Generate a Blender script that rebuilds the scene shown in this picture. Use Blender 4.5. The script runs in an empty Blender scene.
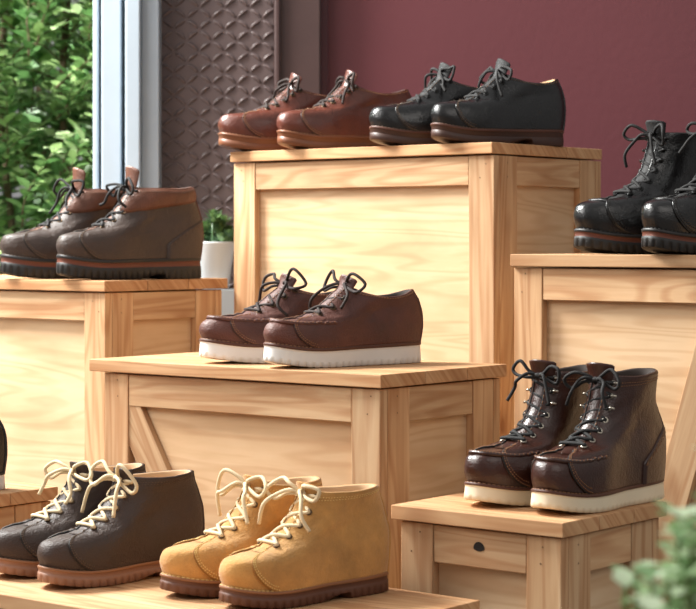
import bpy, math, random
from mathutils import Vector, Matrix, noise
random.seed(7)
sc = bpy.context.scene
try:
    sc.view_settings.view_transform = 'Standard'
except Exception:
    pass
H = 0.75          # camera height above floor
ANG = math.radians(-39)
U = Vector((math.cos(ANG), math.sin(ANG), 0))
V = Vector((-math.sin(ANG), math.cos(ANG), 0))

# ------------------------------------------------------------------ materials
def lin(h):
    h = h.lstrip('#')
    o = []
    for i in (0, 2, 4):
        c = int(h[i:i+2], 16)/255
        o.append(c/12.92 if c <= .04045 else ((c+.055)/1.055)**2.4)
    return (*o, 1)

def new_mat(name):
    m = bpy.data.materials.new(name)
    m.use_nodes = True
    nt = m.node_tree
    b = nt.nodes['Principled BSDF']
    return m, nt, b

def N(nt, t, **kw):
    n = nt.nodes.new(t)
    for k, v in kw.items():
        if k in n.inputs.keys():
            n.inputs[k].default_value = v
        else:
            setattr(n, k, v)
    return n

def ramp(nt, stops):
    r = nt.nodes.new('ShaderNodeValToRGB')
    e = r.color_ramp.elements
    e[0].position, e[0].color = stops[0]
    e[1].position, e[1].color = stops[-1]
    for p, c in stops[1:-1]:
        x = e.new(p); x.color = c
    return r

def plain(name, col, rough=.5, metal=0, bump=0, bscale=200, coat=0, var=0.0, vscale=12):
    m, nt, b = new_mat(name)
    c = lin(col)
    b.inputs['Base Color'].default_value = c
    b.inputs['Roughness'].default_value = rough
    b.inputs['Metallic'].default_value = metal
    b.inputs['Coat Weight'].default_value = coat
    b.inputs['Coat Roughness'].default_value = .15
    tc = N(nt, 'ShaderNodeTexCoord')
    if var > 0:
        n = N(nt, 'ShaderNodeTexNoise', Scale=vscale, Detail=5.0)
        nt.links.new(tc.outputs['Object'], n.inputs['Vector'])
        lo = tuple(x*(1-var) for x in c[:3])+(1,)
        hi = tuple(min(1, x*(1+var)) for x in c[:3])+(1,)
        r = ramp(nt, [(.3, lo), (.7, hi)])
        nt.links.new(n.outputs['Fac'], r.inputs['Fac'])
        nt.links.new(r.outputs['Color'], b.inputs['Base Color'])
    if bump > 0:
        n2 = N(nt, 'ShaderNodeTexNoise', Scale=bscale, Detail=4.0)
        nt.links.new(tc.outputs['Object'], n2.inputs['Vector'])
        bp = N(nt, 'ShaderNodeBump', Strength=bump, Distance=.002)
        nt.links.new(n2.outputs['Fac'], bp.inputs['Height'])
        nt.links.new(bp.outputs['Normal'], b.inputs['Normal'])
    return m

def leather(name, col, rough=.42, coat=.0, var=.3, bump=.5, sheen=0):
    m, nt, b = new_mat(name)
    c = lin(col)
    tc = N(nt, 'ShaderNodeTexCoord')
    n = N(nt, 'ShaderNodeTexNoise', Scale=16.0, Detail=8.0, Roughness=.65)
    nt.links.new(tc.outputs['Object'], n.inputs['Vector'])
    lo = tuple(x*(1-var) for x in c[:3])+(1,)
    hi = tuple(min(1, x*(1+var)) for x in c[:3])+(1,)
    r = ramp(nt, [(.32, lo), (.7, hi)])
    nt.links.new(n.outputs['Fac'], r.inputs['Fac'])
    nt.links.new(r.outputs['Color'], b.inputs['Base Color'])
    mr = N(nt, 'ShaderNodeMapRange')
    mr.inputs['To Min'].default_value = max(.08, rough-.12)
    mr.inputs['To Max'].default_value = rough+.14
    nt.links.new(n.outputs['Fac'], mr.inputs['Value'])
    nt.links.new(mr.outputs['Result'], b.inputs['Roughness'])
    b.inputs['Coat Weight'].default_value = coat
    b.inputs['Coat Roughness'].default_value = .2
    b.inputs['Sheen Weight'].default_value = sheen
    v = N(nt, 'ShaderNodeTexVoronoi', Scale=380.0)
    nt.links.new(tc.outputs['Object'], v.inputs['Vector'])
    n3 = N(nt, 'ShaderNodeTexNoise', Scale=38.0, Detail=6.0, Distortion=1.6, Roughness=.6)
    nt.links.new(tc.outputs['Object'], n3.inputs['Vector'])
    ad = N(nt, 'ShaderNodeMath', operation='MULTIPLY_ADD')
    ad.inputs[1].default_value = .3
    nt.links.new(v.outputs['Distance'], ad.inputs[0])
    nt.links.new(n3.outputs['Fac'], ad.inputs[2])
    bp = N(nt, 'ShaderNodeBump', Strength=bump, Distance=.004)
    nt.links.new(ad.outputs[0], bp.inputs['Height'])
    nt.links.new(bp.outputs['Normal'], b.inputs['Normal'])
    return m

def wood(name, c_lo, c_mid, c_hi, knots=True, gs=24.0, rough=.68, ring=.2):
    m, nt, b = new_mat(name)
    b.inputs['Roughness'].default_value = rough
    b.inputs['Specular IOR Level'].default_value = .3
    uv = N(nt, 'ShaderNodeUVMap', uv_map='UVMap')
    mp = N(nt, 'ShaderNodeMapping')
    mp.inputs['Scale'].default_value = (1.3, gs, 1)
    nt.links.new(uv.outputs['UV'], mp.inputs['Vector'])
    n = N(nt, 'ShaderNodeTexNoise', Scale=1.6, Detail=8.0, Roughness=.6, Distortion=.6)
    nt.links.new(mp.outputs['Vector'], n.inputs['Vector'])
    r = ramp(nt, [(.28, lin(c_lo)), (.5, lin(c_mid)), (.75, lin(c_hi))])
    nt.links.new(n.outputs['Fac'], r.inputs['Fac'])
    mp2 = N(nt, 'ShaderNodeMapping')
    mp2.inputs['Scale'].default_value = (.8, 9, 1)
    nt.links.new(uv.outputs['UV'], mp2.inputs['Vector'])
    n2 = N(nt, 'ShaderNodeTexNoise', Scale=1.2, Detail=2.0, Distortion=.3)
    nt.links.new(mp2.outputs['Vector'], n2.inputs['Vector'])
    ml = N(nt, 'ShaderNodeMath', operation='MULTIPLY'); ml.inputs[1].default_value = 70
    nt.links.new(n2.outputs['Fac'], ml.inputs[0])
    sn = N(nt, 'ShaderNodeMath', operation='SINE')
    nt.links.new(ml.outputs[0], sn.inputs[0])
    mr = N(nt, 'ShaderNodeMapRange')
    mr.inputs['From Min'].default_value = -.2
    mr.inputs['To Max'].default_value = ring
    nt.links.new(sn.outputs[0], mr.inputs['Value'])
    mx = N(nt, 'ShaderNodeMix', data_type='RGBA', blend_type='MULTIPLY')
    nt.links.new(mr.outputs['Result'], mx.inputs[0])
    nt.links.new(r.outputs['Color'], mx.inputs[6])
    mx.inputs[7].default_value = lin('#cba27e')
    mp4 = N(nt, 'ShaderNodeMapping'); mp4.inputs['Scale'].default_value = (2.5, 5, 1)
    nt.links.new(uv.outputs['UV'], mp4.inputs['Vector'])
    n4 = N(nt, 'ShaderNodeTexNoise', Scale=1.5, Detail=3.0)
    nt.links.new(mp4.outputs['Vector'], n4.inputs['Vector'])
    r4 = ramp(nt, [(.3, (.80, .76, .72, 1)), (.65, (1, 1, 1, 1))])
    nt.links.new(n4.outputs['Fac'], r4.inputs['Fac'])
    mb4 = N(nt, 'ShaderNodeMix', data_type='RGBA', blend_type='MULTIPLY'); mb4.inputs[0].default_value = .85
    nt.links.new(mx.outputs[2], mb4.inputs[6]); nt.links.new(r4.outputs['Color'], mb4.inputs[7])
    at = N(nt, 'ShaderNodeAttribute', attribute_name='tone')
    mt = N(nt, 'ShaderNodeMix', data_type='RGBA', blend_type='MULTIPLY')
    mt.inputs[0].default_value = 1
    nt.links.new(mb4.outputs[2], mt.inputs[6])
    nt.links.new(at.outputs['Color'], mt.inputs[7])
    last = mt.outputs[2]
    if knots:
        mp3 = N(nt, 'ShaderNodeMapping')
        mp3.inputs['Scale'].default_value = (3.2, 7, 1)
        nt.links.new(uv.outputs['UV'], mp3.inputs['Vector'])
        v = N(nt, 'ShaderNodeTexVoronoi', Scale=1.0)
        nt.links.new(mp3.outputs['Vector'], v.inputs['Vector'])
        kr = ramp(nt, [(.04, (1, 1, 1, 1)), (.08, (.4, .4, .4, 1)), (.15, (0, 0, 0, 1))])
        nt.links.new(v.outputs['Distance'], kr.inputs['Fac'])
        sp = N(nt, 'ShaderNodeSeparateColor')
        nt.links.new(v.outputs['Color'], sp.inputs['Color'])
        gt = N(nt, 'ShaderNodeMath', operation='GREATER_THAN'); gt.inputs[1].default_value = .2
        nt.links.new(sp.outputs[0], gt.inputs[0])
        mu = N(nt, 'ShaderNodeMath', operation='MULTIPLY')
        nt.links.new(kr.outputs['Color'], mu.inputs[0])
        nt.links.new(gt.outputs[0], mu.inputs[1])
        mu2 = N(nt, 'ShaderNodeMath', operation='MULTIPLY'); mu2.inputs[1].default_value = .8
        nt.links.new(mu.outputs[0], mu2.inputs[0])
        mk = N(nt, 'ShaderNodeMix', data_type='RGBA')
        nt.links.new(mu2.outputs[0], mk.inputs[0])
        nt.links.new(last, mk.inputs[6])
        mk.inputs[7].default_value = lin('#7f5130')
        last = mk.outputs[2]
    nt.links.new(last, b.inputs['Base Color'])
    bp = N(nt, 'ShaderNodeBump', Strength=.25, Distance=.001)
    nt.links.new(n.outputs['Fac'], bp.inputs['Height'])
    nt.links.new(bp.outputs['Normal'], b.inputs['Normal'])
    return m

M_WOOD = wood('pine_board', '#b88f69', '#cba67f', '#dabc97', ring=.42)
M_PLY = wood('pine_plywood', '#ccaa84', '#d7b893', '#dfc5a3', knots=False, gs=9, ring=.24)
M_LID = wood('pine_lid', '#b4875e', '#c59b72', '#d2af88', ring=.4)
M_DARK = plain('hole_shade', '#1a120c', .9)  # flat disc colour standing in for the shade inside a finger hole
M_NAIL = plain('nail_head', '#7a6248', .5, metal=.5)

# ------------------------------------------------------------------ mesh builder
class MB:
    def __init__(s):
        s.v = []; s.f = []; s.m = []; s.mats = []
    def mi(s, mat):
        if mat not in s.mats: s.mats.append(mat)
        return s.mats.index(mat)
    def grid(s, rows, mat, closed=True, cap0=False, cap1=False):
        k = s.mi(mat); b = len(s.v); nr = len(rows); nc = len(rows[0])
        for r in rows: s.v.extend([tuple(p) for p in r])
        for i in range(nr-1):
            for j in range(nc if closed else nc-1):
                j2 = (j+1) % nc
                s.f.append((b+i*nc+j, b+i*nc+j2, b+(i+1)*nc+j2, b+(i+1)*nc+j)); s.m.append(k)
        if cap0:
            s.f.append(tuple(b+j for j in range(nc))[::-1]); s.m.append(k)
        if cap1:
            s.f.append(tuple(b+(nr-1)*nc+j for j in range(nc))); s.m.append(k)
    def tube(s, pts, r, mat, n=7, closed=False, taper=None, flat=1.0):
        pts = [Vector(p) for p in pts]
        rows = []; prev = None; np_ = len(pts)
        for i, p in enumerate(pts):
            if closed: t = pts[(i+1) % np_]-pts[i-1]
            else: t = pts[min(i+1, np_-1)]-pts[max(i-1, 0)]
            if t.length < 1e-9: t = Vector((0, 0, 1))
            t.normalize()
            a = prev if prev else (Vector((0, 0, 1)) if abs(t.z) < .9 else Vector((1, 0, 0)))
            a = a-t*a.dot(t)
            if a.length < 1e-6: a = t.orthogonal()
            a.normalize(); prev = a
            c = t.cross(a)
            rr = r*(taper(i/(np_-1)) if taper else 1)
            rows.append([p+a*rr*flat*math.cos(2*math.pi*j/n)+c*rr*math.sin(2*math.pi*j/n) for j in range(n)])
        if closed: rows.append(rows[0])
        s.grid(rows, mat, True, not closed, not closed)
    def box(s, a, b_, mat, M=None):
        k = s.mi(mat); o = len(s.v)
        for z in (a[2], b_[2]):
            for y in (a[1], b_[1]):
                for x in (a[0], b_[0]):
                    p = Vector((x, y, z))
                    s.v.append(tuple(M @ p if M else p))
        for f in ((0, 2, 3, 1), (4, 5, 7, 6), (0, 1, 5, 4), (2, 6, 7, 3), (0, 4, 6, 2), (1, 3, 7, 5)):
            s.f.append(tuple(o+i for i in f)); s.m.append(k)
    def obj(s, name, loc=(0, 0, 0), rot=0, scale=1, mirror=False, smooth=True):
        me = bpy.data.meshes.new(name)
        v = s.v; f = s.f
        if mirror:
            v = [(a, -b, c) for a, b, c in v]; f = [t[::-1] for t in f]
        me.from_pydata(v, [], f)
        for m in s.mats: me.materials.append(m)
        me.polygons.foreach_set('material_index', s.m)
        me.polygons.foreach_set('use_smooth', [smooth]*len(f))
        me.update()
        ob = bpy.data.objects.new(name, me)
        sc.collection.objects.link(ob)
        ob.location = loc; ob.rotation_euler = (0, 0, rot)
        ob.scale = (scale,)*3 if not isinstance(scale, tuple) else scale
        return ob

def smoothpath(P, n=6, closed=False):
    P = [Vector(p) for p in P]; out = []; m = len(P)
    for i in range(m if closed else m-1):
        if closed: a, b, c, d = P[i-1], P[i], P[(i+1) % m], P[(i+2) % m]
        else: a, b, c, d = P[max(i-1, 0)], P[i], P[i+1], P[min(i+2, m-1)]
        for j in range(n):
            t = j/n
            out.append(.5*((2*b)+(c-a)*t+(2*a-5*b+4*c-d)*t*t+(3*b-a-3*c+d)*t**3))
    if not closed: out.append(P[-1])
    return out

# ------------------------------------------------------------------ crates
def crate(near, W, D, top, brace=None, hole=False, left_over=.02, seed=0, bottom=0.0, ovs=.010):
    rnd = random.Random(seed)
    V_ = []; F = []; UV = []; TN = []; MI = []
    mats = [M_WOOD, M_PLY, M_LID, M_DARK, M_NAIL]
    def board(a, b, axis, mi, M=None, tone=None):
        o = len(V_); off = (rnd.uniform(0, 20), rnd.uniform(0, 20))
        t = tone if tone else rnd.uniform(.87, 1.05)
        tw = rnd.uniform(-.01, .03)
        pts = [Vector((x, y, z)) for z in (a[2], b[2]) for y in (a[1], b[1]) for x in (a[0], b[0])]
        for p in pts: V_.append(tuple(M @ p if M else p))
        for f in ((0, 2, 3, 1), (4, 5, 7, 6), (0, 1, 5, 4), (2, 6, 7, 3), (0, 4, 6, 2), (1, 3, 7, 5)):
            F.append(tuple(o+i for i in f)); MI.append(mi)
            for i in f:
                p = pts[i]; oth = [p[k] for k in range(3) if k != axis]
                UV.append((p[axis]+off[0], oth[0]+oth[1]+off[1]))
                TN.append((t+tw, t, t-tw, 1))
    x0, x1 = -W+left_over, -ovs
    y0, y1 = .010, D-ovs
    zt = top-.024; zb = bottom; th = .022; pw = .066; rh = .066
    n = 3; w = D/n
    lt = rnd.uniform(.94, 1.02)
    for i in range(n):
        board((-W, i*w+(.0006 if i else 0), zt), (0, (i+1)*w-.0006, top), 0, 2, tone=lt+rnd.uniform(-.04, .04))
    for (ya, yb) in ((y0, y0+th), (y1-th, y1)):
        board((x0, ya, zb), (x0+pw, yb, zt-.003), 2, 0)
        board((x1-pw, ya, zb), (x1, yb, zt-.003), 2, 0)
        board((x0+pw+.0012, ya+.0015, zt-rh), (x1-pw-.0012, yb, zt-.0035), 0, 0)
        board((x0+pw+.0012, ya+.0015, zb), (x1-pw-.0012, yb, zb+rh*.9), 0, 0)
    for (xa, xb) in ((x0, x0+th), (x1-th, x1)):
        board((xa, y0+th+.001, zb), (xb, y0+th+pw, zt-.003), 2, 0)
        board((xa, y1-th-pw, zb), (xb, y1-th-.001, zt-.003), 2, 0)
        board((xa+.0015, y0+th+pw+.0012, zt-rh), (xb-.0015, y1-th-pw-.0012, zt-.0035), 1, 0)
        board((xa+.0015, y0+th+pw+.0012, zb), (xb-.0015, y1-th-pw-.0012, zb+rh*.9), 1, 0)
    board((x0+.024, y0+th-.004, zb+.01), (x1-.024, y0+th+.005, zt-.004), 0, 1, tone=1.0)
    board((x0+.024, y1-th-.005, zb+.01), (x1-.024, y1-th+.004, zt-.004), 0, 1, tone=1.0)
    board((x0+th-.005, y0+.032, zb+.01), (x0+th+.004, y1-.032, zt-.004), 1, 1, tone=1.0)
    board((x1-th-.004, y0+.032, zb+.01), (x1-th+.005, y1-.032, zt-.004), 1, 1, tone=.97)
    if brace:
        for (ax, az, bx, bz) in brace:
            ax = x0+ax if ax >= 0 else x1+ax
            bx = x0+bx if bx >= 0 else x1+bx
            az = zt-az; bz = zt-bz
            d = Vector((bx-ax, 0, bz-az)); ln = d.length
            M = Matrix.Translation((ax, y0+th*.5, az)) @ Matrix.Rotation(-math.atan2(d.z, d.x), 4, 'Y')
            board((0, -th*.5+.003, -.034), (ln, th*.5-.005, .034), 0, 0, M, tone=.88)
    def nail(c, ax):
        o = len(V_); c = Vector(c); r = .0017; m = 8
        for i in range(m):
            a = 2*math.pi*i/m
            d = Vector((r*math.cos(a), 0, r*math.sin(a))) if ax == 'y' else Vector((0, r*math.cos(a), r*math.sin(a)))
            V_.append(tuple(c+d))
        F.append(tuple(range(o, o+m))); MI.append(4)
        for i in range(m): UV.append((0, 0)); TN.append((1, 1, 1, 1))
    for z in (zt-.018, zt-.048):
        for x in (x0+.03, x1-.03): nail((x+rnd.uniform(-.012, .012), y0-.0006, z+rnd.uniform(-.004, .004)), 'y')
        nail((x1+.0006, y0+.05, z), 'x')
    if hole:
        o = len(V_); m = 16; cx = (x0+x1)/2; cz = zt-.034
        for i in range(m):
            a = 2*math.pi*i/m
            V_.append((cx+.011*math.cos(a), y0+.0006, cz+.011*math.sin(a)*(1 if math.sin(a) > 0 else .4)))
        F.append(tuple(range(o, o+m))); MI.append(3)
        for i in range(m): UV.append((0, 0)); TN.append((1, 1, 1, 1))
    me = bpy.data.meshes.new('wooden_crate')
    me.from_pydata(V_, [], F)
    for m in mats: me.materials.append(m)
    me.polygons.foreach_set('material_index', MI)
    uvl = me.uv_layers.new(name='UVMap')
    for i, u in enumerate(UV): uvl.data[i].uv = u
    ca = me.color_attributes.new('tone', 'FLOAT_COLOR', 'CORNER')
    for i, t in enumerate(TN): ca.data[i].color = t
    me.update()
    ob = bpy.data.objects.new('wooden_crate', me)
    sc.collection.objects.link(ob)
    ob.location = (near[0], near[1], 0); ob.rotation_euler = (0, 0, ANG)
    bv = ob.modifiers.new('bevel', 'BEVEL'); bv.width = .0016; bv.segments = 2
    bv.limit_method = 'ANGLE'; bv.angle_limit = math.radians(50)
    return ob

Z_MID, Z_UP, Z_LEFT, Z_RIGHT, Z_BR, Z_FRONT, Z_LL = .510, .957, .660, .722, .304, .170, .280
crate((.0587, 3.50), .748, .396, Z_MID, brace=[(.045, .045, .30, .46)], left_over=.035, seed=1)
crate((.304, 4.154), .748, .440, Z_UP, seed=2, left_over=.003, ovs=.002)
crate((-.535, 4.33), .78, .40, Z_LEFT, seed=3)
rc = Vector((.321, 3.90, 0))+U*.76
crate((rc.x, rc.y), .76, .42, Z_RIGHT, brace=[(.30, .61, .46, .07)], seed=4, left_over=.003)
crate((.3387, 3.10), .343, .326, Z_BR, hole=True, seed=5, left_over=.014)
Rr = Vector((.213, 3.17, 0)); nf = Rr-V*.45
crate((nf.x, nf.y), .94, .45, Z_FRONT, seed=6)
ll = Vector((-.549, 3.75, 0))-V*.36-U*.004
crate((ll.x, ll.y), .55, .36, Z_LL, seed=8)

# ------------------------------------------------------------------ shoes
MT = [(0, .78), (.2, .78), (.4, .76), (.7, 1.0), (.85, .99), (1, .95)]
def mfun(t):
    for i in range(len(MT)-1):
        if t <= MT[i+1][0]:
            a = (t-MT[i][0])/(MT[i+1][0]-MT[i][0]); a = a*a*(3-2*a)
            return MT[i][1]*(1-a)+MT[i+1][1]*a
    return MT[-1][1]
LEN = .30
PSH = .76
# xf, xb, zf, zb, W, e, dip
R_LOW = [(.292, .006, .022, .028, .049, 0, 0), (.298, .003, .038, .046, .0495, 0, 0), (.289, .002, .056, .064, .047, 0, 0),
         (.264, .003, .066, .081, .042, .0, 0), (.230, .006, .072, .093, .037, .1, 0), (.197, .009, .086, .101, .034, .3, .002),
         (.170, .013, .107, .108, .031, .6, .005), (.148, .017, .124, .116, .028, 1, .014)]
R_CHK = [(.292, .006, .024, .030, .050, 0, 0), (.298, .003, .042, .052, .051, 0, 0), (.290, .002, .061, .078, .049, 0, 0),
         (.265, .003, .072, .100, .044, 0, 0), (.230, .008, .081, .118, .039, .1, 0), (.194, .013, .100, .133, .036, .3, 0),
         (.167, .018, .129, .147, .034, .6, 0), (.149, .021, .162, .162, .0345, .95, .004)]
R_BOOT = [(.292, .006, .024, .030, .050, 0, 0), (.299, .003, .043, .052, .051, 0, 0), (.292, .002, .064, .078, .050, 0, 0),
          (.268, .003, .076, .102, .045, 0, 0), (.232, .008, .083, .120, .039, .1, 0), (.196, .014, .099, .136, .035, .3, 0),
          (.168, .020, .127, .153, .033, .6, 0), (.153, .022, .160, .175, .034, .9, 0), (.146, .019, .193, .197, .036, 1, .004)]

def shoe_mesh(rings, up, lining, tongue, lace, welt, mid, out, sole='lug', st=.58, neye=5, moc=False, collar=None,
              stitch=None, zadd=0.0, seed=1, bow=1.0, tongue_len=.022, toecap=False, eyelet=None, lr=.0027, counter=False,
              lugd=.0018, nl=6, edge=None, hooks=0):
    rnd = random.Random(seed)
    mb = MB(); n = len(rings)
    edge = edge or up
    def par(s):
        k = min(max(s, 0), 1)*(n-1); i = min(int(k), n-2); t = k-i
        a, b, c, d = rings[max(i-1, 0)], rings[i], rings[i+1], rings[min(i+2, n-1)]
        return [.5*((2*q)+(r-p)*t+(2*p-5*q+4*r-w)*t*t+(3*q-p-3*r+w)*t**3) for p, q, r, w in zip(a, b, c, d)]
    def deform(x, y, z):
        t = x/LEN
        y += .035*(t-.45)**2
        z += .013*max(0, (t-.68)/.32)**2
        return Vector((x-LEN/2, y, z))
    def pt(pr, phi):
        xf, xb, zf, zb, W, e, dip = pr
        a = math.cos(phi); t = (a+1)/2
        sn = math.sin(phi); p = PSH*(1-e)+1.0*e
        m = mfun(t)*(1-e)+e
        y = W*m*math.copysign(abs(sn)**p, sn)
        z = zb+(zf-zb)*t-dip*sn*sn+zadd
        return deform(xb+(xf-xb)*t, y, z)
    def S(phi, s): return pt(par(s), phi)
    def Nn(phi, s):
        e = .02
        s0, s1 = max(0, s-e), min(1, s+e)
        d1 = S(phi+e, s)-S(phi-e, s); d2 = S(phi, s1)-S(phi, s0)
        nn = d1.cross(d2)
        return nn.normalized() if nn.length > 1e-12 else Vector((0, 0, 1))
    def wr(p):   # gentle leather undulation
        cx = p.x+LEN/2
        w = math.exp(-((cx-.212)/.020)**2)*.0015
        q = Vector((0, 0, 1))*w*math.sin(cx*480+abs(p.y)*90+noise.noise(p*40)*2.5)
        w2 = math.exp(-((cx-.13)/.045)**2)*min(1, max(0, (p.z-.07)/.05))*.0006
        q += Vector((0, math.copysign(1, p.y), 0))*w2*math.sin(p.z*260+p.x*90+noise.noise(p*25+Vector((seed, 1, 1)))*4)
        return q+noise.noise_vector(p*24+Vector((seed, 0, 0)))*.0015+noise.noise_vector(p*60+Vector((seed, 3, 0)))*.0005
    def SO(phi, s, o):
        p = S(phi, s)
        return p+Nn(phi, s)*o+wr(p)*min(1, s*4)
    def phiy(s, y):
        pr = par(s); lo, hi = 0, 1.3
        base = pt(pr, 0).y
        for _ in range(13):
            md = (lo+hi)/2
            if pt(pr, md).y-base < y: lo = md
            else: hi = md
        return lo
    NP = 96; NS = 60
    rows = []
    for i in range(NS+1):
        s = i/NS; pr = par(s); r = []
        for j in range(NP):
            p = pt(pr, 2*math.pi*j/NP)
            r.append(p+wr(p)*min(1, s*4))
        rows.append(r)
    mb.grid(rows, up)
    top = rows[-1]
    c = sum(top, Vector())/len(top)
    def inner(f, dz): return [c+Vector(((p.x-c.x)*(1-(1-f)*.7), (p.y-c.y)*f, p.z-c.z+dz)) for p in top]
    mb.grid([inner(.985, .0010), inner(.94, .0018), inner(.89, 0), inner(.82, -.008), inner(.74, -.02), inner(.62, -.05), inner(.2, -.055)], lining, True, False, True)
    mb.tube([p for p in top[::2]], .0022, collar or up, 8, closed=True)
    # quarters
    gap = .009
    for sg in (1, -1):
        P, Q = 48, 28
        rr = []; e1 = []
        def qp(pp, q):
            a = min(1, pp/.34); sl = st*(1-a*a*(3-2*a))
            s = sl+(1-sl)*q
            pf = phiy(max(s, st*.8), gap+.004*(1-q))
            phi = pf+(math.pi-pf)*(pp**1.15)
            return phi, s
        for ip in range(-1, P+1):
            row = []
            for iq in range(-1, Q+1):
                phi, s = qp(max(ip, 0)/P, max(iq, 0)/Q)
                o = .0028 if (ip >= 0 and iq >= 0) else -.0012
                row.append(SO(sg*phi, min(s, .999), o))
            rr.append(row)
        mb.grid(rr, up, False)
        el = [SO(sg*qp(0, q/16)[0], min(.999, qp(0, q/16)[1]), .0020) for q in range(16, -1, -1)]
        el += [SO(sg*qp(pp/40*.34, 0)[0], qp(pp/40*.34, 0)[1], .0020) for pp in range(1, 40)]
        mb.tube(el, .0012, edge, 6)
        if stitch:
            for dq in (.028, .065):
                path = []
                for ip in range(0, 64):
                    phi, s = qp(.006+ip/64*.32, dq)
                    path.append(SO(sg*phi, s, .0031))
                for i in range(0, len(path)-1, 2):
                    mb.tube([path[i], path[i+1]], .0008, stitch, 4)
            path = [SO(sg*qp(.014, q/30)[0], min(.999, qp(.014, q/30)[1]), .0031) for q in range(1, 30)]
            for i in range(0, len(path)-1, 2):
                mb.tube([path[i], path[i+1]], .0008, stitch, 4)
            for lv in (.955, .935):
                path = [SO(sg*(.5+(math.pi-.5)*i/70), lv, .0031 if not collar else .0075) for i in range(71)]
                for i in range(0, 69, 2):
                    mb.tube([path[i], path[i+1]], .0006, stitch, 4)
    if counter:
        rr = []
        for ip in range(-1, 34):
            p_ = (max(0, min(ip, 32))/32)*2-1
            row = []
            for iq in range(0, 16):
                q = min(iq, 14)/14
                s = (.44-.26*abs(p_)**2.2)*q
                o = .0048 if (0 <= ip <= 32 and iq < 15) else .0008
                row.append(SO(math.pi+1.12*p_, s, o))
            rr.append(row)
        mb.grid(rr, up, False)
        if stitch:
            for dq in (.93, .87):
                path = [SO(math.pi+1.12*.97*(i/60*2-1), (.44-.26*abs(i/60*2-1)**2.2)*dq, .0051) for i in range(61)]
                for i in range(0, 60, 2): mb.tube([path[i], path[i+1]], .0006, stitch, 4)
    if collar:
        rr = []
        for k, (s, o) in enumerate([(.74, .001), (.74, .0036), (.80, .0072), (.87, .0088), (.94, .0078), (.999, .0038), (.999, .0)]):
            row = []
            for j in range(61):
                phi = .42+(2*math.pi-.84)*j/60
                dd = .03*math.sin((phi-.42)/(2*math.pi-.84)*math.pi)
                row.append(SO(phi, min(.999, s+(.03-dd if s < .79 else 0)), o))
            rr.append(row)
        mb.grid(rr, collar, False)
    rr = []
    for i in range(25):
        s = i/24*.995
        hw = .26-.10*s
        rr.append([SO(math.pi+hw*x, s, o) for x, o in ((-1, .001), (-.97, .0050), (-.5, .0054), (0, .0056), (.5, .0054), (.97, .0050), (1, .001))])
    mb.grid(rr, collar or up, False)
    if toecap:
        ss = 2.95/(n-1)
        for d_ in (0, .02):
            path = []
            for j in range(41):
                ph = -1.05+2.1*j/40
                path.append(SO(ph, max(0, (ss+d_)*(1-(abs(ph)/1.05)**3)), .0006))
            mb.tube(path, .0014, up, 6)
    if moc:
        s0 = 2.35/(n-1)
        path = []; NN = 76; pm = 1.22
        for j in range(NN+1):
            ph = -pm+2*pm*j/NN
            path.append((ph, s0+.022*(abs(ph)/pm)**2))
        mb.tube([SO(a, b, .0016) for a, b in path], .0036, up, 8)
        mb.tube([SO(a, b+.022, .0006) for a, b in path], .0018, up, 6)
        for j in range(0, NN+1, 1):
            a, b = path[j]
            mb.tube([SO(a, b-.018, .0008), SO(a, b, .0056), SO(a, b+.018, .0016)], .0010, (stitch if j % 2 else up), 4)
    # tongue
    a0 = S(0, .94); a1 = S(0, .998)
    d = (a1-a0).normalized(); d = (d+Vector((.25, 0, .35))).normalized()
    side = Vector((0, 1, 0)); fw = side.cross(d); fw = fw if fw.x > 0 else -fw
    rr = []
    for i in range(12):
        q = i/11
        ctr = a0-fw*.003+d*(q*(tongue_len+.012))+fw*(.006*q*q)
        hw = (.020+.008*q)*(1 if q < .82 else math.sqrt(max(0.02, 1-((q-.82)/.19)**2)))
        row = []
        for j in range(20):
            an = 2*math.pi*j/20
            yy = hw*math.cos(an)
            row.append(ctr+side*yy+fw*(.0030*math.sin(an)-yy*yy*16))
        rr.append(row)
    mb.grid(rr, tongue, True, True, True)
    rr = []
    for i in range(21):
        s = st-.03+(.99-st+.03)*i/20
        pw_ = phiy(s, gap+.007)
        rr.append([SO(pw_*x, s, .0006+.0008*(1-x*x)) for x in (-1, -.5, 0, .5, 1)])
    mb.grid(rr, tongue, False)
    ey = []
    em = eyelet or M_EYE
    for i in range(neye):
        s = st+.035+(.955-st-.035)*i/(neye-1)
        pr = []
        for sg in (1, -1):
            ph = sg*phiy(s, .0195)
            p = SO(ph, s, .0032); nn = Nn(ph, s); pr.append((p, nn))
            a = nn.orthogonal().normalized(); b = nn.cross(a)
            if i >= neye-hooks:
                o_ = Vector((0, sg, 0)); o_ = (o_-nn*o_.dot(nn)).normalized()
                mb.tube([p-nn*.001, p+nn*.001], .0042, em, 10)
                mb.tube(smoothpath([p, p+nn*.0045, p+nn*.0062+o_*.003, p+nn*.0058+o_*.0065], 4), .0019, em, 6)
            else:
                mb.tube([p+(a*math.cos(k*math.pi/5)+b*math.sin(k*math.pi/5))*.0038 for k in range(10)], .0014, em, 6, closed=True)
        ey.append(pr)
    for i in range(neye-1):
        for k in (0, 1):
            p0, n0 = ey[i][k]; p1, n1 = ey[i+1][1-k]
            nm = (n0+n1).normalized(); o = .0048+.0032*k
            mb.tube(smoothpath([p0-n0*.001, p0+n0*.003+(p1-p0)*.12, (p0+p1)/2+nm*o, p1+n1*.003+(p0-p1)*.12, p1-n1*.001], 5), lr, lace, 7)
    p0, n0 = ey[0][0]; p1, n1 = ey[0][1]
    mb.tube(smoothpath([p0-n0*.001, p0+n0*.003, (p0+p1)/2+(n0+n1).normalized()*.004, p1+n1*.003, p1-n1*.001], 5), lr, lace, 7)
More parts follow.
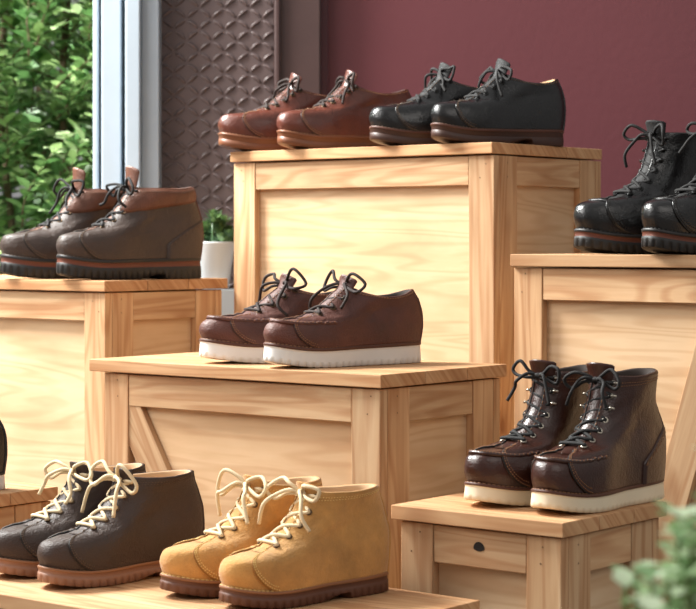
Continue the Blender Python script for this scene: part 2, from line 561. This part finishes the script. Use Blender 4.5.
    tp = (ey[-1][0][0]+ey[-1][1][0])/2; tn = (ey[-1][0][1]+ey[-1][1][1]).normalized()
    K = tp+tn*.008
    for k in (0, 1):
        p, nn = ey[-1][k]
        mb.tube(smoothpath([p-nn*.001, p+nn*.004, K], 5), lr, lace, 7)
    mb.tube(smoothpath([K+Vector((.004, -.006, 0)), K+Vector((.006, 0, .004)), K+Vector((.003, .007, .001)), K+Vector((-.002, .001, .003)), K+Vector((.003, -.006, -.002))], 4), lr*1.35, lace, 7)
    for sg in (1, -1):
        j = lambda a: rnd.uniform(-a, a)
        b = bow
        dr = rnd.uniform(-.014, .002)
        mb.tube(smoothpath([K, K+Vector((.010, .014*sg, .012))*b+Vector((j(.003), j(.003), j(.003))), K+Vector((.012+j(.010), .034*sg, .022+j(.006)+dr*.5))*b,
                            K+Vector((.012+j(.012), .052*sg, .012+j(.008)+dr))*b, K+Vector((.012+j(.004), .044*sg, -.002+j(.005)+dr))*b, K+Vector((.012, .018*sg, .000))*b, K], 6), lr, lace, 7)
        mb.tube(smoothpath([K, K+Vector((.014, .012*sg, .006)), K+Vector((.024+j(.008), .026*sg, -.002+j(.006)))*b, K+Vector((.030+j(.008), .036*sg, -.018+j(.008)))*b,
                            K+Vector((.030+j(.012), .044*sg+j(.006), -.038+j(.010)))*b], 6), lr, lace, 7)
    # ---- sole
    r0 = rings[0]
    def outl(phi, dd, z):
        xf, xb, zf, zb, W, e, dip = r0
        a = math.cos(phi); t = (a+1)/2; sn = math.sin(phi)
        y = (W+dd)*mfun(t)*math.copysign(abs(sn)**PSH, sn)
        return xb-dd+(xf-xb+2*dd)*t, y, t
    NO = 288
    raw = []; K_ = 1500
    for i in range(K_+1):
        x, y, t = outl(2*math.pi*i/K_, 0, 0); raw.append((x, y))
    cum = [0]
    for i in range(K_): cum.append(cum[-1]+math.hypot(raw[i+1][0]-raw[i][0], raw[i+1][1]-raw[i][1]))
    phis = []; i = 0
    for k in range(NO):
        tgt = cum[-1]*k/NO
        while cum[i+1] < tgt: i += 1
        f = (tgt-cum[i])/max(1e-9, cum[i+1]-cum[i]); phis.append(2*math.pi*(i+f)/K_)
    def ring(dd, fr, lug=0):
        row = []
        for k, ph in enumerate(phis):
            x, y, t = outl(ph, dd, 0)
            cut = lug and (k % nl) < 2
            if cut: x, y, t = outl(ph, dd-lugd, 0)
            zt = r0[3]+(r0[2]-r0[3])*t+zadd+.0005
            z = zt*fr
            if sole != 'wedge':
                arch = .009 if .30 < t < .36 else (.009*(1-min(1, (t-.36)/.12)) if t >= .36 else 0)
                z = max(z, arch)
            if lug == 2 and cut and fr < .1: z = max(z, lugd*.9)
            row.append(deform(x, y, z))
        return row
    mb.grid([ring(-.006, 1.02), ring(.0035, 1.02), ring(.0050, .98), ring(.0052, .87), ring(.0046, .84)], welt)
    if sole == 'wedge':
        mb.grid([ring(.0046, .84), ring(.0036, .82), ring(.0038, .70), ring(.0044, .45), ring(.0048, .28)], mid)
        mb.grid([ring(.0048, .28), ring(.0050, .24, 1), ring(.0050, .03, 2), ring(.003, 0, 2), ring(-.02, 0)], out, True, False, True)
    elif sole == 'lug':
        mb.grid([ring(.0046, .84), ring(.0034, .82), ring(.0036, .62), ring(.0038, .60)], mid)
        mb.grid([ring(.0038, .60), ring(.0048, .58), ring(.0050, .42), ring(.0052, .38, 1), ring(.0054, .05, 2), ring(.003, 0, 2), ring(-.02, 0)], out, True, False, True)
    else:
        mb.grid([ring(.0046, .84), ring(.0030, .80), ring(.0036, .55), ring(.0030, .52)], mid)
        mb.grid([ring(.0030, .52), ring(.0038, .50), ring(.0040, .03), ring(.003, 0), ring(-.02, 0)], out, True, False, True)
    if stitch:
        for k in range(0, NO, 3):
            def wp(kk):
                x, y, t = outl(phis[kk % NO], .0026, 0)
                return deform(x, y, (r0[3]+(r0[2]-r0[3])*t+zadd)*1.03+.0006)
            mb.tube([wp(k), wp(k+2)], .0008, stitch, 4)
    return mb

M_EYE = plain('eyelet_metal', '#5a4836', .35, metal=.8)
M_EYES = plain('eyelet_silver', '#b8b0a2', .3, metal=.9)
M_EYEB = plain('eyelet_black', '#101010', .35, metal=.3)
L_BROWN = leather('brown_leather', '#582a1d', .36, .18)
L_REDBR = leather('red_brown_leather', '#542d23', .52, 0)
L_BLACK = leather('black_leather', '#0e0d0e', .28, .3, var=.15, bump=.35)
L_BLACKT = leather('black_tongue_leather', '#0e0d0e', .7, 0, var=.15, bump=.3)
L_SMOKE = leather('dark_brown_leather', '#3a2c25', .48, 0, var=.25)
L_CUFF = leather('brown_cuff_leather', '#613a29', .5)
L_CHOC = leather('chocolate_leather', '#382821', .52, 0, var=.22)
L_TAN = leather('wheat_nubuck', '#bd8b4c', .88, 0, var=.26, bump=.45, sheen=.25)
L_BURG = leather('burgundy_leather', '#37190f', .33, .18, var=.3, bump=.35)
LIN_TAN = plain('tan_lining', '#b89570', .8)
LIN_DK = plain('dark_lining', '#2a1e18', .85)
LACE_BK = plain('black_lace', '#141212', .8, bump=.4, bscale=600)
LACE_BR = plain('brown_lace', '#24150f', .8, bump=.4, bscale=600)
LACE_CR = plain('cream_lace', '#d9c4a0', .85, bump=.4, bscale=600)
S_WHITE = plain('white_rubber', '#dedcd8', .6, var=.04)
S_CREAM = plain('cream_rubber', '#dccfb4', .65, var=.06)
S_BLACK = plain('black_rubber', '#1d1b1a', .6)
S_BROWN = plain('brown_rubber', '#5e3b2c', .6, var=.1)
S_TANS = plain('tan_leather_sole', '#6f4229', .45, var=.15)
S_BRDK = plain('dark_brown_sole', '#3c241b', .5, var=.1)
S_GUM = plain('gum_rubber', '#8b6450', .55, var=.1)
S_RED = plain('red_brown_midsole', '#5e3020', .6, var=.1)
W_BROWN = plain('brown_welt', '#4e2a1b', .55)
W_TAN = plain('tan_welt', '#8a5c3c', .55)
W_BLACK = plain('black_welt', '#181514', .5)
T_BROWN = plain('brown_thread', '#8a6042', .8)
T_DK = plain('dark_thread', '#5a4738', .8)
T_BK = plain('black_thread', '#26221f', .7)
T_GOLD = plain('gold_thread', '#dfbd78', .8)
E_TAN = plain('wheat_edge', '#93652c', .8)
E_RED = plain('red_brown_edge', '#351a13', .6)
E_BLK = plain('dark_edge', '#120d0b', .6)

def place(mb, name, c, z, th, s, mirror=False):
    return mb.obj(name, (c[0], c[1], z+.0006), math.pi+math.radians(th), s, mirror)

def pair(mk, name, c1, c2, z, th, s, th2=None):
    place(mk(1), name, c1, z, th, s, False)
    place(mk(2), name, c2, z, th if th2 is None else th2, s, True)

pair(lambda k: shoe_mesh(R_LOW, L_REDBR, LIN_DK, L_REDBR, LACE_BR, W_BROWN, S_WHITE, S_WHITE, 'wedge', .58, 4, moc=True, stitch=T_BROWN, zadd=.008, seed=k+10, bow=1.2, tongue_len=.016, lugd=.001, edge=E_RED),
     'moc_toe_shoe', (-.013, 3.775), (-.132, 3.905), Z_MID, 34, (1.19, 1.12, 1.13))
pair(lambda k: shoe_mesh(R_LOW, L_BROWN, LIN_DK, L_BROWN, LACE_BR, S_TANS, S_TANS, S_TANS, 'plain', .58, 5, stitch=T_BROWN, seed=k+20, bow=.9, edge=E_RED),
     'brown_derby_shoe', (-.008, 4.585), (-.140, 4.675), Z_UP, 27, (1.19, 1.12, 1.26))
pair(lambda k: shoe_mesh(R_LOW, L_BLACK, LIN_TAN, L_BLACKT, LACE_BK, W_BROWN, S_BRDK, S_BRDK, 'plain', .58, 5, stitch=T_DK, seed=k+30, bow=.9, eyelet=M_EYEB),
     'black_derby_shoe', (.324, 4.305), (.203, 4.40), Z_UP, 28, (1.13, 1.08, 1.26))
pair(lambda k: shoe_mesh(R_CHK, L_SMOKE, LIN_DK, L_CUFF, LACE_BK, W_BLACK, S_RED, S_BLACK, 'lug', .56, 5, stitch=T_DK, seed=k+40, collar=L_CUFF, tongue_len=.040, zadd=.010, bow=1.0, counter=True, edge=E_BLK),
     'hiking_boot', (-.503, 4.50), (-.640, 4.61), Z_LEFT, 32, (1.21, 1.16, 1.22))
pair(lambda k: shoe_mesh(R_BOOT, L_BLACK, LIN_DK, L_BLACKT, LACE_BK, W_BLACK, S_RED, S_BLACK, 'lug', .50, 7, stitch=T_BK, seed=k+50, toecap=True, zadd=.004, eyelet=M_EYEB, counter=True, hooks=3),
     'black_lace_up_boot', (.700, 3.77), (.602, 3.905), Z_RIGHT, 32, (1.20, 1.12, 1.22))
pair(lambda k: shoe_mesh(R_BOOT, L_BURG, LIN_DK, L_BURG, LACE_BK, W_BROWN, S_CREAM, S_CREAM, 'wedge', .50, 7, moc=True, stitch=T_BROWN, seed=k+60, zadd=.001, bow=.9, eyelet=M_EYES, counter=True, lugd=.0006, hooks=3, edge=E_BLK),
     'moc_toe_boot', (.417, 3.305), (.328, 3.385), Z_BR, 46, (1.12, 1.12, 1.12))
pair(lambda k: shoe_mesh(R_CHK, L_CHOC, LIN_TAN, L_CHOC, LACE_CR, W_TAN, S_GUM, S_GUM, 'lug', .56, 5, stitch=T_DK, seed=k+70, bow=1.15, lr=.0030, tongue_len=.014, zadd=-.001, lugd=.0012, edge=E_BLK),
     'dark_chukka_boot', (-.392, 3.375), (-.480, 3.465), Z_FRONT, 40, (1.10, 1.08, 1.08))
pair(lambda k: shoe_mesh(R_CHK, L_TAN, LIN_TAN, L_TAN, LACE_CR, W_TAN, S_BROWN, S_BROWN, 'lug', .56, 5, stitch=T_GOLD, seed=k+80, bow=1.15, lr=.0030, tongue_len=.014, zadd=-.001, edge=E_TAN, lugd=.0012),
     'tan_chukka_boot', (-.073, 3.18), (-.164, 3.27), Z_FRONT, 36, (1.08, 1.08, 1.08))
place(shoe_mesh(R_LOW, L_BLACK, LIN_DK, L_BLACK, LACE_BK, W_BLACK, S_WHITE, S_WHITE, 'wedge', .58, 4, stitch=T_BK, seed=90), 'black_low_shoe', (-.790, 3.655), Z_LL, 28, (1.04, 1.04, 1.16), False)

# ------------------------------------------------------------------ room
M_WALL = plain('maroon_paint', '#653137', .5, bump=.3, bscale=45, var=.06, vscale=1.5)
M_BRN = plain('brown_metal_paint', '#43302e', .42, bump=.15, bscale=120, var=.08)
M_SCALE = plain('embossed_brown_paint', '#5c4e4d', .36, bump=.15, bscale=150, var=.08)
M_FRAME = plain('grey_aluminium', '#a3afba', .38, metal=.1, var=.03)
M_FRAME2 = plain('grey_gasket', '#6c767e', .6)
M_FLOOR = plain('concrete_floor', '#6d6762', .7, bump=.2, bscale=30, var=.12, vscale=3)
M_SILL = plain('sill_paint', '#8f9498', .6)
mb = MB(); mb.box((-4, -2, -.1), (5, 5.13, 0), M_FLOOR); mb.obj('floor', smooth=False)
mb = MB(); mb.box((-.055, 5.42, 0), (5, 5.6, 2.8), M_WALL); mb.obj('wall_back', smooth=False)
mb = MB()
mb.box((-.19, 5.36, 0), (-.075, 5.6, 2.8), M_BRN)
mb.box((-.20, 5.345, 0), (-.185, 5.6, 2.8), M_BRN)
mb.box((-.085, 5.39, 0), (-.0545, 5.6, 2.8), plain('red_trim_paint', '#4c2128', .45))
mb.box((-.52, 5.40, 0), (-.20, 5.6, 2.8), M_SCALE)
ob = mb.obj('embossed_column', smooth=False)
bv = ob.modifiers.new('b', 'BEVEL'); bv.width = .004; bv.segments = 2
mb = MB()
px_, pz_ = .0345, .0300
r_ = 0; z = .50
while z < 2.0:
    c_ = 0; x = -.495
    while x < -.21:
        a = math.radians(38 if (r_+c_) % 2 else -38)
        L_ = .0170
        pts = []
        for i in range(9):
            t = i/8*2-1
            pts.append((x+L_*t*math.cos(a)-.003*(1-t*t)*math.sin(a), 5.398, z+L_*t*math.sin(a)+.004*(1-t*t)*math.cos(a)))
        mb.tube(pts, .0048, M_SCALE, 8, taper=lambda t: max(.05, 1-(2*t-1)**2)**.6)
        x += px_; c_ += 1
    z += pz_; r_ += 1
e_ = mb.obj('embossed_treads'); e_.parent = ob
mb = MB()
for a, b, y, m in ((-.695, -.680, 5.36, M_FRAME), (-.680, -.668, 5.42, M_FRAME2), (-.668, -.615, 5.33, M_FRAME), (-.615, -.600, 5.38, M_FRAME2),
                   (-.600, -.560, 5.30, M_FRAME), (-.560, -.512, 5.33, M_FRAME)):
    mb.box((a, y, .0), (b, 5.5, 2.8), m)
mb.box((-3.2, 5.36, 2.35), (-.6952, 5.5, 2.8), M_FRAME)
mb.box((-3.2, 5.36, .0), (-.6952, 5.5, .62), M_FRAME)
mb.box((-2.2, 5.36, .6205), (-2.12, 5.5, 2.3495), M_FRAME)
ob = mb.obj('window_1', smooth=False)
bv = ob.modifiers.new('b', 'BEVEL'); bv.width = .004; bv.segments = 2
mb = MB(); mb.box((-1.4, 5.14, 0), (-.06, 5.29, .62), M_SILL); mb.obj('trim_1', smooth=False)

# ------------------------------------------------------------------ plants
def leafmat(name, c, tr=.3):
    m, nt, b = new_mat(name)
    b.inputs['Base Color'].default_value = lin(c); b.inputs['Roughness'].default_value = .38
    t = N(nt, 'ShaderNodeBsdfTranslucent'); t.inputs['Color'].default_value = lin(c)
    mx = N(nt, 'ShaderNodeMixShader'); mx.inputs[0].default_value = tr
    o = nt.nodes['Material Output']
    nt.links.new(b.outputs[0], mx.inputs[1]); nt.links.new(t.outputs[0], mx.inputs[2])
    nt.links.new(mx.outputs[0], o.inputs['Surface'])
    return m
def leaf(mb, p, d, up, ln, wd, mat, fold=.25, curl=.15):
    d = Vector(d).normalized(); s = d.cross(Vector(up))
    if s.length < 1e-4: s = d.orthogonal()
    s.normalize(); n_ = s.cross(d)
    rows = []
    for t, w in ((0, .06), (.15, .55), (.4, 1), (.75, .7), (1, .04)):
        c = Vector(p)+d*ln*t-n_*curl*ln*t*t
        rows.append([c-s*wd*w+n_*fold*wd*w, c, c+s*wd*w+n_*fold*wd*w])
    mb.grid(rows, mat, False)
G = [leafmat('leaf_green_a', '#7ba161'), leafmat('leaf_green_b', '#a4c47e'), leafmat('leaf_green_c', '#5a8449'), leafmat('leaf_green_d', '#cbe2ab')]
M_STEM = plain('stem_bark', '#6a5a42', .8)
rnd = random.Random(5)
mb = MB()
for b_ in range(520):
    bx = rnd.uniform(-2.3, -.62); by = rnd.uniform(6.05, 6.8); bz = rnd.uniform(.15, 1.75)
    P = [Vector((bx, by, bz))]
    dr = Vector((rnd.uniform(-.6, .6), rnd.uniform(-.8, .1), rnd.uniform(.3, 1))).normalized()
    for i in range(5):
        dr = (dr+Vector((rnd.uniform(-.25, .25), rnd.uniform(-.2, .2), rnd.uniform(-.2, .1)))).normalized()
        P.append(P[-1]+dr*.055)
    sp = smoothpath(P, 4)
    mb.tube(sp[::2], .003, M_STEM, 5, taper=lambda t: 1.2-t)
    tone = rnd.choice([0, 0, 1, 2])
    for i, p in enumerate(sp):
        a = i*2.4+rnd.uniform(-.3, .3)
        d = Vector((math.cos(a), math.sin(a), rnd.uniform(-.1, .5)))+dr*.6
        g = 3 if (i > 16 and rnd.random() < .6) else rnd.choice([tone, tone, 1, 2])
        leaf(mb, p, d, (0, -.4, 1), rnd.uniform(.045, .078), rnd.uniform(.014, .020), G[g], curl=rnd.uniform(0, .4))
for i in range(9):
    x = -2.3+i*.2
    mb.tube(smoothpath([(x, 6.4, -.02), (x+.04, 6.3, .6), (x-.03, 6.4, 1.2), (x+.03, 6.35, 1.9)], 5), .012, M_STEM, 6)
mb.obj('garden_shrub')
mb = MB(); mb.box((-8, 5.62, -.12), (4, 14, -.02), plain('garden_soil', '#4a4a32', .9, var=.3)); mb.obj('garden_ground', smooth=False)
mb = MB()
for i in range(5200):
    p = (rnd.uniform(-3.4, -.2), rnd.uniform(7.3, 7.9), rnd.uniform(-.02, 2.2))
    a = rnd.uniform(0, 6.28)
    leaf(mb, p, (math.cos(a), math.sin(a), rnd.uniform(-.5, .5)), (rnd.uniform(-.5, .5), -1, .6), rnd.uniform(.09, .14), rnd.uniform(.03, .045), G[rnd.choice([0, 2, 2, 1])])
for i in range(14):
    x = -3.4+i*.24
    mb.tube([(x, 7.7, -.02), (x+.05, 7.75, 1), (x, 7.7, 2)], .02, M_STEM, 6)
mb.obj('garden_hedge')

def potted(name, loc, r, h, matpot, maker):
    mb = MB(); rows = []
    for rr, zz in ((r*.7, 0), (r*.72, .002), (r*.98, h*.96), (r, h), (r*.93, h), (r*.9, h*.85), (0.001, h*.85)):
        rows.append([(rr*math.cos(2*math.pi*j/32), rr*math.sin(2*math.pi*j/32), zz) for j in range(32)])
    mb.grid(rows, matpot, True, True, False)
    maker(mb)
    return mb.obj(name, loc)
def succ(mb):
    r2 = random.Random(3)
    for c in range(26):
        cx, cy = r2.uniform(-.06, .055), r2.uniform(-.035, .035); cz = .12+r2.uniform(0, .08)*(1-abs(cx)/.09)
        mb.tube([(cx*.6, cy*.6, .10), (cx, cy, cz)], .004, SG[1], 5)
        for i in range(22):
            a = i*2.4; el = .15+.055*i
            d = (math.cos(a)*math.cos(el), math.sin(a)*math.cos(el), math.sin(el))
            leaf(mb, (cx, cy, cz), d, (0, 0, 1), .036-.0006*i, .006, SG[r2.choice([0, 1])], .4, -.2)
SG = [leafmat('succulent_green', '#66844f', .1), leafmat('succulent_dark', '#43603e', .1)]
potted('potted_succulent', (-.362, 5.215, .6206), .064, .125, plain('white_ceramic', '#cfd5d9', .35), succ)

def jade(mb):
    r2 = random.Random(11)
    for st_ in range(60):
        a = r2.uniform(0, 6.28); rad = r2.uniform(0, .10)
        x0, y0 = rad*.4*math.cos(a), rad*.4*math.sin(a)
        hh = r2.uniform(.27, .40)*(1+.28*math.cos(a)*rad/.1)
        P = [Vector((x0, y0, .15)), Vector((x0*1.6+rad*.3*math.cos(a), y0*1.6+rad*.3*math.sin(a), .15+hh*.5)), Vector((x0+rad*.62*math.cos(a), y0+rad*.62*math.sin(a), .15+hh))]
        sp = smoothpath(P, 8)
        mb.tube(sp, .0020, M_STEM2, 5)
        for i, p in enumerate(sp[4:]):
            for k in (0, 1):
                b = r2.uniform(0, 6.28)
                leaf(mb, p, (math.cos(b), math.sin(b), r2.uniform(.1, .8)), (0, 0, 1), r2.uniform(.018, .028), r2.uniform(.008, .011), JG[r2.choice([0, 1, 1, 2])], .2, .1)
M_STEM2 = plain('green_stem', '#6f7d4a', .7)
JG = [leafmat('jade_a', '#b0cc98', .3), leafmat('jade_b', '#d8e6c6', .3), leafmat('jade_c', '#88aa78', .3)]
potted('potted_plant', (.268, 1.50, .0006), .095, .17, plain('terracotta', '#9a5b3c', .8), jade)

# ------------------------------------------------------------------ light
w = bpy.data.worlds.new('World'); sc.world = w; w.use_nodes = True
nt = w.node_tree; bg = nt.nodes['Background']
tc = nt.nodes.new('ShaderNodeTexCoord'); sp = nt.nodes.new('ShaderNodeSeparateXYZ')
nt.links.new(tc.outputs['Generated'], sp.inputs[0])
r = ramp(nt, [(0, (.25, .23, .22, 1)), (.48, (.55, .54, .53, 1)), (1, (.97, .97, .96, 1))])
mr = nt.nodes.new('ShaderNodeMapRange'); mr.inputs['From Min'].default_value = -1
nt.links.new(sp.outputs['Z'], mr.inputs['Value']); nt.links.new(mr.outputs['Result'], r.inputs['Fac'])
nt.links.new(r.outputs['Color'], bg.inputs['Color']); bg.inputs['Strength'].default_value = .52
def area(name, loc, tgt, size, e, col=(1, 1, 1)):
    l = bpy.data.lights.new(name, 'AREA'); l.size = size; l.energy = e; l.color = col
    o = bpy.data.objects.new(name, l); sc.collection.objects.link(o); o.location = loc
    o.rotation_euler = (Vector(tgt)-Vector(loc)).to_track_quat('-Z', 'Y').to_euler()
area('added_key', (-2.9, 2.6, 2.6), (-.1, 3.9, .5), 2.1, 92, (1, .98, .95))  # unseen area lamp added to stand for window daylight from the left
area('added_side_fill', (2.0, .6, 2.8), (.2, 4, .5), 1.6, 22, (1, .94, .88))  # unseen soft fill lamp added from the right front
area('added_shrub_fill', (-2.6, 4.9, 3.4), (-1.2, 6.5, .9), 1.5, 800, (1, 1, .96))  # unseen lamp added to brighten the shrubs in place of sun

# ------------------------------------------------------------------ camera
cam = bpy.data.cameras.new('Camera'); co = bpy.data.objects.new('Camera', cam)
sc.collection.objects.link(co); sc.camera = co
co.location = (0, 0, H); co.rotation_euler = (math.radians(90), 0, 0)
cam.sensor_width = 36; cam.lens = 101.8
cam.shift_y = -(304.5-240)/696
cam.clip_start = .05
cam.dof.use_dof = True; cam.dof.focus_distance = 3.6; cam.dof.aperture_fstop = 8
